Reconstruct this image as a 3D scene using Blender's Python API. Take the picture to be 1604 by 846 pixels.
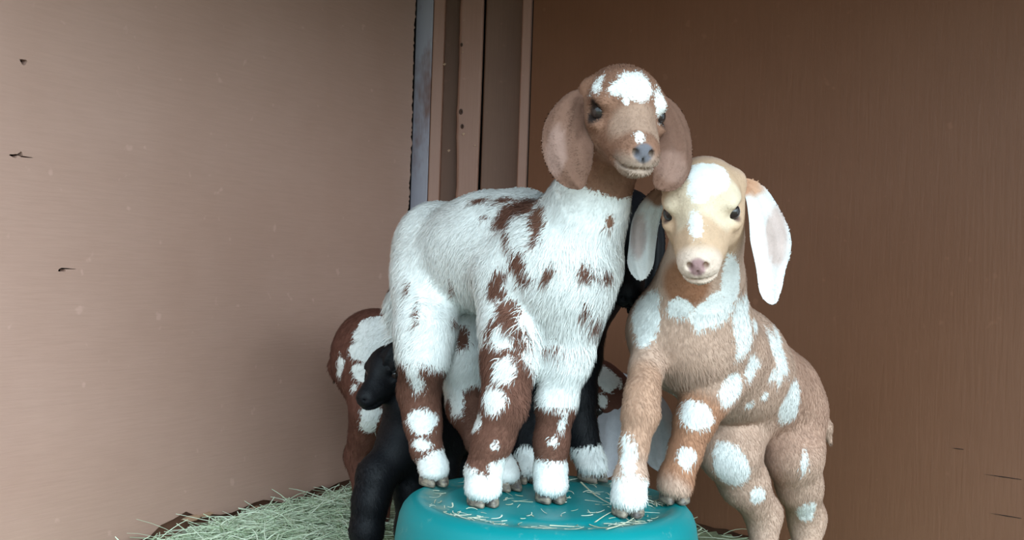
import bpy, bmesh, math, random
import numpy as np
from mathutils import Vector, Matrix

random.seed(7)
rng = np.random.default_rng(7)
scene = bpy.context.scene
for o in list(bpy.data.objects):
    bpy.data.objects.remove(o)
col = scene.collection

# ------------------------------------------------------------------ camera
W, H, F = 1604.0, 846.0, 1700.0
CAMZ = 0.51
ROLL = math.radians(1.9)
cam_d = bpy.data.cameras.new('camera')
cam = bpy.data.objects.new('camera', cam_d)
col.objects.link(cam)
cam_d.sensor_fit = 'HORIZONTAL'
cam_d.sensor_width = 36.0
cam_d.lens = 36.0 * F / W
cam_d.clip_start = 0.02
R_ = Vector((math.cos(ROLL), 0, math.sin(ROLL)))
U_ = Vector((-math.sin(ROLL), 0, math.cos(ROLL)))
B_ = Vector((0, -1, 0))
m = Matrix((R_, U_, B_)).transposed().to_4x4()
m.translation = (0, 0, CAMZ)
cam.matrix_world = m
scene.camera = cam

# ------------------------------------------------------------------ daylight: overcast sky through the open front of the shed
world = bpy.data.worlds.new('overcast_sky')
scene.world = world
world.use_nodes = True
wn = world.node_tree.nodes
bg = wn['Background']
bg.inputs['Color'].default_value = (0.64, 0.86, 1.0, 1)
bg.inputs['Strength'].default_value = 0.85

# hazy sun behind thin cloud, low on the open (right front) side of the shed
sun_d = bpy.data.lights.new('hazy_sun', 'SUN')
sun_d.energy = 1.9
sun_d.angle = math.radians(65)
sun_d.color = (0.80, 0.93, 1.0)
sun = bpy.data.objects.new('hazy_sun', sun_d)
col.objects.link(sun)
sun.rotation_euler = Vector((0.49, -0.82, 0.33)).to_track_quat('Z', 'Y').to_euler()

scene.view_settings.view_transform = 'Standard'
scene.view_settings.look = 'None'
scene.view_settings.gamma = 1.0
scene.view_settings.exposure = 1.42
scene.view_settings.use_curve_mapping = False


# ------------------------------------------------------------------ helpers
def at(px, py, Y):
    """pixel of the 1604x846 frame at depth Y -> world point"""
    dx = (px - W / 2) / F
    dy = -(py - H / 2) / F
    c, s = math.cos(ROLL), math.sin(ROLL)
    return np.array([(dx * c - dy * s) * Y, Y, CAMZ + (dx * s + dy * c) * Y])


def project(P):
    X, Y, Z = P[:, 0], P[:, 1], P[:, 2] - CAMZ
    c, s = math.cos(ROLL), math.sin(ROLL)
    dx = (X * c + Z * s) / Y
    dy = (-X * s + Z * c) / Y
    return W / 2 + F * dx, H / 2 - F * dy, Y


def lin(r, g, b):
    def f(v):
        v /= 255.0
        return v / 12.92 if v <= 0.04045 else ((v + 0.055) / 1.055) ** 2.4
    return (f(r), f(g), f(b), 1.0)


def tag(o, label=None, cat=None, group=None, kind=None):
    if label: o['label'] = label
    if cat: o['category'] = cat
    if group: o['group'] = group
    if kind: o['kind'] = kind
    return o


def mesh_obj(name, verts, faces, mat, parent=None, smooth=False, origin=None):
    me = bpy.data.meshes.new(name)
    V = np.asarray(verts, dtype=np.float64)
    if origin is not None:
        V = V - np.asarray(origin)
    me.from_pydata(V.tolist(), [], [list(map(int, f)) for f in faces])
    if smooth:
        me.polygons.foreach_set('use_smooth', [True] * len(me.polygons))
    me.update()
    o = bpy.data.objects.new(name, me)
    if origin is not None:
        o.location = tuple(origin)
    col.objects.link(o)
    if mat: me.materials.append(mat)
    if parent is not None:
        o.parent = parent
        o.matrix_parent_inverse = Matrix.Translation(-Vector(parent.location))
    return o


def mesh_from_arrays(name, V, quads, tris=None):
    """fast numpy mesh build"""
    me = bpy.data.meshes.new(name)
    nq = len(quads)
    nt = 0 if tris is None else len(tris)
    me.vertices.add(len(V))
    me.vertices.foreach_set('co', np.ascontiguousarray(V, dtype=np.float32).ravel())
    loops = quads.ravel() if nt == 0 else np.concatenate([quads.ravel(), tris.ravel()])
    me.loops.add(len(loops))
    me.loops.foreach_set('vertex_index', np.ascontiguousarray(loops, dtype=np.int32))
    me.polygons.add(nq + nt)
    starts = np.concatenate([np.arange(nq) * 4, nq * 4 + np.arange(nt) * 3]).astype(np.int32)
    me.polygons.foreach_set('loop_start', starts)
    me.polygons.foreach_set('use_smooth', np.ones(nq + nt, dtype=bool))
    me.update(calc_edges=True)
    me.validate()
    return me


def new_mat(name):
    mt = bpy.data.materials.new(name)
    mt.use_nodes = True
    nt = mt.node_tree
    return mt, nt, nt.nodes['Principled BSDF']


def nd(nt, typ, **kw):
    n = nt.nodes.new(typ)
    for k, v in kw.items():
        setattr(n, k, v)
    return n


def mixc(nt, fac, a, b, mode='MIX'):
    n = nt.nodes.new('ShaderNodeMix')
    n.data_type = 'RGBA'
    n.blend_type = mode
    for sock, v in ((n.inputs[0], fac), (n.inputs[6], a), (n.inputs[7], b)):
        if hasattr(v, 'is_output'):
            nt.links.new(v, sock)
        else:
            sock.default_value = v
    return n.outputs[2]


def noise(nt, scale, detail=3, rough=0.55, vec=None, dist=0.0):
    n = nt.nodes.new('ShaderNodeTexNoise')
    n.inputs['Scale'].default_value = scale
    n.inputs['Detail'].default_value = detail
    n.inputs['Roughness'].default_value = rough
    n.inputs['Distortion'].default_value = dist
    if vec is not None:
        nt.links.new(vec, n.inputs['Vector'])
    return n.outputs['Fac']


def ramp(nt, src, p0, p1, v0=0.0, v1=1.0):
    n = nt.nodes.new('ShaderNodeMapRange')
    n.inputs[1].default_value = p0
    n.inputs[2].default_value = p1
    n.inputs[3].default_value = v0
    n.inputs[4].default_value = v1
    nt.links.new(src, n.inputs[0])
    return n.outputs[0]


def mapping(nt, scale, coord='Object'):
    t = nt.nodes.new('ShaderNodeTexCoord')
    mp = nt.nodes.new('ShaderNodeMapping')
    mp.inputs['Scale'].default_value = scale
    nt.links.new(t.outputs[coord], mp.inputs['Vector'])
    return mp.outputs['Vector']


def bump(nt, h, strength, dist, bsdf):
    b = nt.nodes.new('ShaderNodeBump')
    b.inputs['Strength'].default_value = strength
    b.inputs['Distance'].default_value = dist
    nt.links.new(h, b.inputs['Height'])
    nt.links.new(b.outputs['Normal'], bsdf.inputs['Normal'])


# ------------------------------------------------------------------ materials
def painted_wood(name, c1, c2, rough=0.5, grain=(3, 3, 60), wear=None, spec=0.5):
    mt, nt, b = new_mat(name)
    v = mapping(nt, (1, 1, 1))
    vg = mapping(nt, grain)
    big = noise(nt, 2.6, 4, 0.6, v)
    c = mixc(nt, ramp(nt, big, 0.3, 0.7), c1, c2)
    gr = noise(nt, 4.0, 4, 0.6, vg)
    c = mixc(nt, ramp(nt, gr, 0.35, 0.75, 0.0, 0.13), c, (c1[0] * .55, c1[1] * .55, c1[2] * .55, 1))
    sp = noise(nt, 38, 2, 0.5, v)
    c = mixc(nt, ramp(nt, sp, 0.70, 0.76, 0.0, 0.35), c, (c2[0] * 1.35, c2[1] * 1.35, c2[2] * 1.4, 1))
    if wear:
        w = noise(nt, 7, 5, 0.65, mapping(nt, (1, 1, .35)))
        c = mixc(nt, ramp(nt, w, 0.5, 0.62), c, wear)
    nt.links.new(c, b.inputs['Base Color'])
    b.inputs['Roughness'].default_value = rough
    b.inputs['Specular IOR Level'].default_value = spec
    bump(nt, gr, 0.25, 0.002, b)
    return mt


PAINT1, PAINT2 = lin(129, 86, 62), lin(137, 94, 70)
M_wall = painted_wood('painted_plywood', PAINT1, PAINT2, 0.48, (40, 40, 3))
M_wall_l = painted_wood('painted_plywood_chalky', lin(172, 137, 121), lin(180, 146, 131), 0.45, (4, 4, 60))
M_trim = painted_wood('painted_timber', lin(148, 103, 84), lin(160, 118, 98), 0.5, (50, 50, 2))
M_trim_d = painted_wood('painted_timber_dark', lin(112, 76, 58), lin(126, 90, 70), 0.6, (50, 50, 2))  # darker variant of the painted timber for recessed boards, sills and roof
M_blue = painted_wood('weathered_grey_timber', lin(172, 168, 176), lin(150, 142, 154), 0.55, (50, 50, 2), wear=lin(120, 84, 72))
M_bare = painted_wood('bare_splintered_wood', lin(196, 160, 130), lin(150, 110, 84), 0.7)

mt, nt, b = new_mat('dirt_floor'); M_floor = mt
n1 = noise(nt, 14, 6, 0.65, mapping(nt, (1, 1, 1)))
nt.links.new(mixc(nt, n1, lin(70, 52, 40), lin(128, 104, 82)), b.inputs['Base Color'])
b.inputs['Roughness'].default_value = 0.95
bump(nt, n1, 0.6, 0.02, b)

mt, nt, b = new_mat('yard_ground'); M_yard = mt
n1 = noise(nt, 3, 6, 0.65, mapping(nt, (1, 1, 1)))
nt.links.new(mixc(nt, n1, lin(120, 125, 90), lin(150, 140, 115)), b.inputs['Base Color'])
b.inputs['Roughness'].default_value = 1.0

# teal rubber-plastic tub with a dusty ring on its upturned bottom
mt, nt, b = new_mat('teal_plastic'); M_tub = mt
tc = nd(nt, 'ShaderNodeTexCoord')
sep = nd(nt, 'ShaderNodeSeparateXYZ'); nt.links.new(tc.outputs['Object'], sep.inputs[0])
vl = nd(nt, 'ShaderNodeCombineXYZ'); nt.links.new(sep.outputs[0], vl.inputs[0]); nt.links.new(sep.outputs[1], vl.inputs[1])
ln = nd(nt, 'ShaderNodeVectorMath', operation='LENGTH'); nt.links.new(vl.outputs[0], ln.inputs[0])
rin = ramp(nt, ln.outputs['Value'], 0.125, 0.14); rout = ramp(nt, ln.outputs['Value'], 0.166, 0.155)
zz = ramp(nt, sep.outputs[2], 0.205, 0.212)
mul = nd(nt, 'ShaderNodeMath', operation='MULTIPLY'); nt.links.new(rin, mul.inputs[0]); nt.links.new(rout, mul.inputs[1])
dn = noise(nt, 22, 5, 0.7, tc.outputs['Object'])
ds = ramp(nt, dn, 0.40, 0.62, 0.0, 0.85)
mul2 = nd(nt, 'ShaderNodeMath', operation='MULTIPLY'); nt.links.new(mul.outputs[0], mul2.inputs[0]); nt.links.new(ds, mul2.inputs[1])
mul3 = nd(nt, 'ShaderNodeMath', operation='MULTIPLY'); nt.links.new(mul2.outputs[0], mul3.inputs[0]); nt.links.new(zz, mul3.inputs[1])
dn2 = noise(nt, 60, 5, 0.7, tc.outputs['Object'])
d2 = ramp(nt, dn2, 0.60, 0.72, 0.0, 0.35)
basec = mixc(nt, noise(nt, 6, 3, 0.5, tc.outputs['Object']), lin(0, 122, 126), lin(0, 138, 141))
c = mixc(nt, d2, basec, lin(120, 165, 155))
c = mixc(nt, mul3.outputs[0], c, lin(128, 150, 138))
nt.links.new(c, b.inputs['Base Color'])
b.inputs['Roughness'].default_value = 0.42
b.inputs['Specular IOR Level'].default_value = 0.3
bump(nt, dn2, 0.12, 0.002, b)


def coat_material(name, white, fur=False, rough=0.85):
    mt, nt, b = new_mat(name)
    a = nd(nt, 'ShaderNodeAttribute', attribute_name='wm')
    t = nd(nt, 'ShaderNodeAttribute', attribute_name='tone')
    v = mapping(nt, (1, 1, 1))
    nn = noise(nt, 260, 2, 0.6, v)
    n2 = noise(nt, 70, 3, 0.6, v)
    src = a.outputs['Fac']
    if not fur:
        ad = nd(nt, 'ShaderNodeMath', operation='MULTIPLY_ADD')
        nt.links.new(ramp(nt, nn, 0.0, 1.0, -0.5, 0.5), ad.inputs[0]); ad.inputs[1].default_value = 0.009
        nt.links.new(src, ad.inputs[2]); src = ad.outputs[0]
        ad = nd(nt, 'ShaderNodeMath', operation='MULTIPLY_ADD')
        nt.links.new(ramp(nt, n2, 0.0, 1.0, -0.5, 0.5), ad.inputs[0]); ad.inputs[1].default_value = 0.010
        nt.links.new(src, ad.inputs[2]); src = ad.outputs[0]
    f = ramp(nt, src, -0.0012, 0.0012)
    c = mixc(nt, f, t.outputs['Color'], white)
    dk = ramp(nt, n2, 0.3, 0.7, 0.90, 1.05)
    hs = nd(nt, 'ShaderNodeHueSaturation'); nt.links.new(dk, hs.inputs['Value']); nt.links.new(c, hs.inputs['Color'])
    c = hs.outputs[0]
    if fur:
        r = nd(nt, 'ShaderNodeAttribute', attribute_name='rnd')
        hs = nd(nt, 'ShaderNodeHueSaturation'); nt.links.new(ramp(nt, r.outputs['Fac'], 0, 1, 0.93, 1.06), hs.inputs['Value'])
        nt.links.new(c, hs.inputs['Color']); c = hs.outputs[0]
        fn = nd(nt, 'ShaderNodeAttribute', attribute_name='fn')
        nrm = nd(nt, 'ShaderNodeVectorMath', operation='NORMALIZE'); nt.links.new(fn.outputs['Vector'], nrm.inputs[0])
        nt.links.new(nrm.outputs['Vector'], b.inputs['Normal'])
    else:
        bump(nt, nn, 0.25, 0.003, b)
    nt.links.new(c, b.inputs['Base Color'])
    b.inputs['Roughness'].default_value = rough
    b.inputs['Specular IOR Level'].default_value = 0.25
    if fur:     # hairs let light through
        tr = nd(nt, 'ShaderNodeBsdfTranslucent'); nt.links.new(c, tr.inputs['Color'])
        mx = nd(nt, 'ShaderNodeMixShader'); mx.inputs[0].default_value = 0.10
        nt.links.new(b.outputs[0], mx.inputs[1]); nt.links.new(tr.outputs[0], mx.inputs[2])
        nt.links.new(mx.outputs[0], nt.nodes['Material Output'].inputs['Surface'])
    return mt


WHITE = lin(240, 242, 238)
M_skin = coat_material('goat_coat', WHITE)
M_fur = coat_material('goat_hair', WHITE, True)
M_skin_b = coat_material('goat_coat_black', WHITE, rough=0.6)
M_fur_b = coat_material('goat_hair_black', WHITE, True, rough=0.55)

mt, nt, b = new_mat('hoof_horn'); M_hoof = mt
n1 = noise(nt, 90, 4, 0.6, mapping(nt, (1, 1, 3)))
nt.links.new(mixc(nt, ramp(nt, n1, 0.35, 0.65), lin(78, 70, 68), lin(150, 138, 120)), b.inputs['Base Color'])
b.inputs['Roughness'].default_value = 0.55
mt, nt, b = new_mat('goat_eye'); M_eye = mt
b.inputs['Base Color'].default_value = lin(44, 36, 34)
b.inputs['Roughness'].default_value = 0.12
mt, nt, b = new_mat('goat_pupil'); M_pupil = mt
b.inputs['Base Color'].default_value = lin(8, 8, 10)
b.inputs['Roughness'].default_value = 0.08

mt, nt, b = new_mat('hay_strands'); M_hay = mt
a = nd(nt, 'ShaderNodeAttribute', attribute_name='tone')
nt.links.new(a.outputs['Color'], b.inputs['Base Color'])
b.inputs['Roughness'].default_value = 0.7
mt, nt, b = new_mat('straw'); M_straw = mt
n1 = noise(nt, 40, 3, 0.6, mapping(nt, (1, 1, 1)))
nt.links.new(mixc(nt, n1, lin(176, 178, 150), lin(214, 216, 196)), b.inputs['Base Color'])
b.inputs['Roughness'].default_value = 0.6
mt, nt, b = new_mat('hay_mat'); M_haybase = mt
n1 = noise(nt, 60, 5, 0.7, mapping(nt, (1, 1, 1)))
nt.links.new(mixc(nt, ramp(nt, n1, 0.3, 0.7), lin(112, 124, 94), lin(172, 188, 150)), b.inputs['Base Color'])
b.inputs['Roughness'].default_value = 0.9
mt, nt, b = new_mat('dark_void'); M_dark = mt  # near-black colour stands in for the shade behind holes and gaps
b.inputs['Base Color'].default_value = lin(30, 20, 16)
b.inputs['Roughness'].default_value = 0.9

M_knot = painted_wood('knot_wood', lin(74, 48, 36), lin(90, 62, 48), 0.6)

# ------------------------------------------------------------------ the shed
def slab(name, pts, thick_dir, mat, parent=None, kind='structure', label=None):
    """polygon pts (world) extruded along thick_dir"""
    pts = [np.asarray(p, float) for p in pts]
    t = np.asarray(thick_dir, float)
    n = len(pts)
    V = pts + [p + t for p in pts]
    Fs = [list(range(n)), list(range(2 * n - 1, n - 1, -1))]
    for i in range(n):
        j = (i + 1) % n
        Fs.append([i, i + n, j + n, j])
    org = np.array([np.mean([p[0] for p in pts]), np.mean([p[1] for p in pts]), min(p[2] for p in pts)])
    o = mesh_obj(name, V, Fs, mat, parent, origin=org)
    bm = bmesh.new(); bm.from_mesh(o.data)
    bmesh.ops.recalc_face_normals(bm, faces=bm.faces)
    bm.to_mesh(o.data); bm.free()
    if parent is None and kind: o['kind'] = kind
    if label: o['label'] = label
    return o


ROOFZ = 1.17
LE = np.array([-0.245, 2.526]); LD = np.array([-0.489, -0.872])      # left wall: back edge and direction towards the yard
RC = np.array([0.030, 2.500]); RD = np.array([0.742, -0.670])        # right wall: corner and direction towards the yard
LLEN, RLEN = 2.6, 1.65
LN = np.array([LD[1], -LD[0], 0]);  LN = LN / np.linalg.norm(LN)     # pointing outdoors (away from the room)
if LN[0] > 0: LN = -LN
RN = np.array([-RD[1], RD[0], 0]); RN = RN / np.linalg.norm(RN)
if RN[1] < 0: RN = -RN

# floor
slab('floor', [(-2.2, 0.4, 0), (2.4, 0.4, 0), (2.4, 3.2, 0), (-2.2, 3.2, 0)], (0, 0, -0.1), M_floor, label='brown dirt floor of the shed under the hay')
slab('ground', [(-40, -40, -0.02), (40, -40, -0.02), (40, 0.4, -0.02), (-40, 0.4, -0.02)], (0, 0, -0.1), M_yard, label='trodden yard in front of the open shed')
# unseen ceiling, front edge slanted to shade the right wall's top
slab('ceiling', [(-1.9, 1.15, ROOFZ), (0.1, 0.9, ROOFZ), (1.35, -0.1, ROOFZ), (1.4, 3.2, ROOFZ), (-1.9, 3.2, ROOFZ)], (0, 0, 0.04), M_trim_d, label='unseen low brown plank roof over the pen, outline shaped to shade the right wall')

# left wall panel with ragged right edge and cracked bottom edge
def lw(s, z, off=0.0):
    p = LE + LD * s
    return np.array([p[0], p[1], z]) - LN * off
pts = []
# bottom edge, from near (yard) to the corner; ragged
r2 = random.Random(3)
nb = 90
for i in range(nb + 1):
    s = LLEN * (1 - i / nb)
    z = 0.028 + r2.uniform(-0.003, 0.003)
    if 0.15 < s < 0.75:
        z += 0.010 + 0.006 * math.sin(s * 37) * math.sin(s * 11) + r2.uniform(-0.004, 0.003) + .022 * math.exp(-((s - .66) / .035) ** 2)
    pts.append(lw(s, z))
nz = 220
for i in range(nz + 1):
    z = 0.03 + (ROOFZ - 0.03) * i / nz
    s = r2.choice([0, 0, 0, 0.001, 0.0015, -0.0015, -0.003, 0.003]) + 0.0015 * math.sin(z * 14)
    if r2.random() < 0.06: s -= r2.uniform(0.002, 0.006)
    pts.append(lw(s, z))
pts.append(lw(LLEN, ROOFZ))
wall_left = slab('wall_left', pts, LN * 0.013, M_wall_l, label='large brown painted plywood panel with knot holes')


def wall_hit(px, py, p0, d):
    """point where the pixel's ray meets a vertical wall"""
    q = at(px, py, 1.0) - np.array([0, 0, CAMZ])
    A = np.array([[q[0], -d[0]], [q[1], -d[1]]])
    t, s = np.linalg.solve(A, p0)
    return np.array([q[0] * t, q[1] * t, CAMZ + q[2] * t]), s


# knot holes cut through the panel
cut_v, cut_f = [], []
for (px, py, rs, rz, k) in [(37, 97, .006, .0045, 0), (22, 244, .007, .003, 1), (32, 242, .005, .004, 2), (97, 423, .007, .0032, 3), (105, 421, .014, .001, 4), (42, 246, .010, .001, 5)]:
    c3, s0 = wall_hit(px, py, LE, LD)
    base = len(cut_v); n = 12
    for side in (-0.02, 0.05):
        for i in range(n):
            a_ = 2 * math.pi * i / n
            rr = 1 + 0.25 * math.sin(3 * a_ + k) + r2.uniform(-.12, .12) if side < 0 else None
            if side < 0:
                cut_v.append(c3 + np.array([LD[0], LD[1], 0]) * rs * rr * math.cos(a_) + np.array([0, 0, rz * rr * math.sin(a_)]) + LN * side)
            else:
                cut_v.append(cut_v[base + i] + LN * 0.07)
    cut_f.append([base + i for i in range(n)][::-1]); cut_f.append([base + n + i for i in range(n)])
    for i in range(n):
        j = (i + 1) % n
        cut_f.append([base + i, base + j, base + n + j, base + n + i])
cm = bpy.data.meshes.new('knot_cut')
cm.from_pydata([tuple(v) for v in cut_v], [], cut_f)
bm = bmesh.new(); bm.from_mesh(cm); bmesh.ops.recalc_face_normals(bm, faces=bm.faces); bm.to_mesh(cm); bm.free()
cutter = bpy.data.objects.new('knot_cut', cm); col.objects.link(cutter)
md = wall_left.modifiers.new('knots', 'BOOLEAN'); md.object = cutter; md.operation = 'DIFFERENCE'; md.solver = 'EXACT'; md.use_self = True
bpy.context.view_layer.update()
dg = bpy.context.evaluated_depsgraph_get()
newme = bpy.data.meshes.new_from_object(wall_left.evaluated_get(dg))
wall_left.modifiers.clear()
if len(newme.polygons) > 100: wall_left.data = newme
bpy.data.objects.remove(cutter)

# sill board behind the cracked foot of the panel, and outer cladding coloured near-black as shade
slab('baseboard_left', [lw(-0.01, 0.0, -0.016), lw(LLEN, 0.0, -0.016), lw(LLEN, 0.12, -0.016), lw(-0.01, 0.12, -0.016)], LN * 0.03, M_trim_d, label='brown sill board behind the foot of the plywood panel')
slab('wall_outer', [lw(-0.5, 0, -0.05), lw(LLEN, 0, -0.05), lw(LLEN, ROOFZ, -0.05), lw(-0.5, ROOFZ, -0.05)], LN * 0.02, M_dark, label='outer cladding behind the plywood panel, coloured dark as shade')
# splinters of pale bare wood at the foot of the panel
for (px, py, L, hgt) in [(300, 812, .045, .010), (322, 806, .035, .007), (400, 796, .03, .006), (430, 795, .02, .006)]:
    c3, s0 = wall_hit(px, py, LE, LD)
    V = []
    for off in (0.003, -0.004):
        for (a_, h_) in [(-.5, 0), (-.2, -.5), (.25, -.42), (.5, .1), (.15, .45), (-.25, .5)]:
            V.append(c3 + np.array([LD[0], LD[1], 0]) * L * a_ + np.array([0, 0, hgt * h_]) - LN * off)
    Fs = [[0, 1, 2, 3, 4, 5], [11, 10, 9, 8, 7, 6]] + [[i, i + 6, (i + 1) % 6 + 6, (i + 1) % 6] for i in range(6)]
    o = mesh_obj('splinter', V, Fs, M_bare, wall_left)

# right wall
def rw(s, z, off=0.0):
    p = RC + RD * s
    return np.array([p[0], p[1], z]) - RN * off
pr = []
for i in range(61):
    s = RLEN * i / 60
    pr.append(rw(s, 0.012 + r2.uniform(-0.004, 0.004)))
pr += [rw(RLEN, ROOFZ), rw(0, ROOFZ)]
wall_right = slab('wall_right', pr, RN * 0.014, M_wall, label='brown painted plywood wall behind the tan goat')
slab('baseboard_right', [rw(-.05, 0, -.016), rw(RLEN, 0, -.016), rw(RLEN, .1, -.016), rw(-.05, .1, -.016)], RN * 0.03, M_trim_d, label='brown sill board behind the foot of the wall')
for (px, py, L) in [(1570, 747, .06), (1575, 808, .05), (1500, 703, .02)]:
    c3, s0 = wall_hit(px, py, RC, RD)
    V = []
    for off in (0.0006, -0.002):
        for (a_, h_) in [(-.5, 0), (0, -.0007), (.5, -.0003), (.5, .0005), (0, .0007)]:
            V.append(c3 + np.array([RD[0], RD[1], 0]) * L * a_ + np.array([0, 0, h_]) - RN * off)
    Fs = [[0, 1, 2, 3, 4], [9, 8, 7, 6, 5]] + [[i, i + 5, (i + 1) % 5 + 5, (i + 1) % 5] for i in range(5)]
    mesh_obj('crack', V, Fs, M_dark, wall_right)

# studs, post, board and batten in the corner; px bounds taken at the height of y=150
def post(name, px0, px1, Y, depth, mat, label, wav=0.0, seed=0, bev=0.003, jut=0.0):
    x0 = at(px0, 150, Y)[0]; x1 = at(px1, 150, Y)[0]
    rr = random.Random(seed)
    n = 60 if wav else 1
    V, Fs = [], []
    for i in range(n + 1):
        z = 0.0 + ROOFZ * i / n
        dl = wav * (math.sin(z * 9 + seed) * .6 + math.sin(z * 23 + 2 * seed) * .4 + rr.uniform(-.3, .3)) if wav else 0
        dr = wav * .3 * math.sin(z * 7 + 1)
        V += [(x0 + dl, Y, z), (x1 + dr, Y - jut, z), (x1 + dr, Y + depth, z), (x0 + dl, Y + depth, z)]
    for i in range(n):
        a_ = 4 * i
        for k in range(4):
            Fs.append([a_ + k, a_ + (k + 1) % 4, a_ + 4 + (k + 1) % 4, a_ + 4 + k])
    Fs += [[3, 2, 1, 0], [4 * n + k for k in range(4)]]
    o = mesh_obj(name, V, Fs, mat, origin=((x0 + x1) / 2, Y, 0))
    bv = o.modifiers.new('edge', 'BEVEL'); bv.width = bev; bv.segments = 2; bv.limit_method = 'ANGLE'; bv.angle_limit = math.radians(50)
    tag(o, label, kind='structure')
    return o
post('trim_1', 648, 675, 2.565, 0.05, M_blue, 'grey weathered stud along the ragged panel edge', bev=0.002, jut=0.012)
post('trim_2', 675, 693, 2.553, 0.06, M_trim, 'narrow brown batten against the grey stud', jut=-0.004)
post('trim_3', 690, 722, 2.600, 0.03, M_trim_d, 'dark recessed board between the batten and the knotty post')
p4 = post('trim_4', 717, 753, 2.560, 0.05, M_trim, 'knotty brown post in the shed corner', wav=0.003, seed=2, bev=0.006)
post('trim_5', 757, 830, 2.585, 0.03, M_trim_d, 'wide brown board beside the knotty post')
post('trim_6', 814, 829, 2.505, 0.05, M_trim, 'slim brown batten at the edge of the wall')
slab('wall_back', [(-0.45, 2.65, 0), (0.3, 2.65, 0), (0.3, 2.65, ROOFZ), (-0.45, 2.65, ROOFZ)], (0, .02, 0), M_dark, label='backing behind the corner posts, coloured dark as shade in the gaps')  # backing sheet, shade of the gaps put into its colour
# knots of the post
for (px, py, r) in [(722, 175, .006), (724, 198, .005), (723, 70, .004)]:
    c3 = at(px, py, 2.559)
    V, Fs = [], []
    for j, (rad, off) in enumerate([(1.0, 0.0), (.75, .003), (.5, .001), (.0, -.001)]):
        for i in range(12):
            a_ = 2 * math.pi * i / 12
            V.append(c3 + np.array([r * rad * math.cos(a_) * .8, -off, r * rad * math.sin(a_) * 1.2]))
    for j in range(3):
        for i in range(12):
            Fs.append([j * 12 + i, j * 12 + (i + 1) % 12, (j + 1) * 12 + (i + 1) % 12, (j + 1) * 12 + i])
    mesh_obj('knot', V, Fs, M_knot, p4, smooth=True)
for (px, py, r) in [(725, 82, .005), (696, 101, .006), (744, 228, .004), (703, 236, .006), (726, 210, .006)]:
    c3 = at(px, py, 2.556)
    V = [c3 + np.array([r * a_, -.002 * k, r * h_]) for k in (0, 1) for (a_, h_) in [(-.6, 0), (0, -.6), (.7, .2), (.1, .5)]]
    Fs = [[4, 5, 6, 7], [3, 2, 1, 0]] + [[i, (i + 1) % 4, (i + 1) % 4 + 4, i + 4] for i in range(4)]
    mesh_obj('paint_chip', V, Fs, M_bare, p4)

# ------------------------------------------------------------------ the upturned teal tub
TC = np.array([0.055, 1.385]); TZ = 0.22
prof = [(0.0, TZ - .001), (.05, TZ - .001), (.10, TZ), (.122, TZ), (.128, TZ - .002), (.133, TZ - .0045), (.150, TZ - .0045), (.156, TZ - .002), (.163, TZ), (.170, TZ - .001),
        (.178, TZ - .005), (.184, TZ - .012), (.188, TZ - .022), (.191, TZ - .04), (.198, TZ - .10), (.205, TZ - .16), (.208, TZ - .185), (.216, TZ - .19), (.219, TZ - .2), (.219, 0.001),
        (.212, 0.001), (.200, TZ - .16), (.186, TZ - .04), (.165, TZ - .012), (.0, TZ - .010)]
V, Fs = [], []
NS = 96
for (r, z) in prof:
    for i in range(NS):
        a_ = 2 * math.pi * i / NS
        V.append((TC[0] + r * math.cos(a_), TC[1] + r * math.sin(a_), z))
for j in range(len(prof) - 1):
    for i in range(NS):
        Fs.append([j * NS + i, j * NS + (i + 1) % NS, (j + 1) * NS + (i + 1) % NS, (j + 1) * NS + i])
tub = mesh_obj('feed_tub', V, Fs, M_tub, smooth=True, origin=(TC[0], TC[1], 0))
bm = bmesh.new(); bm.from_mesh(tub.data); bmesh.ops.remove_doubles(bm, verts=bm.verts, dist=1e-5); bmesh.ops.recalc_face_normals(bm, faces=bm.faces); bm.to_mesh(tub.data); bm.free()
tag(tub, 'upturned teal plastic feed tub with dusty top under the goats', 'tub')


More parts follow.
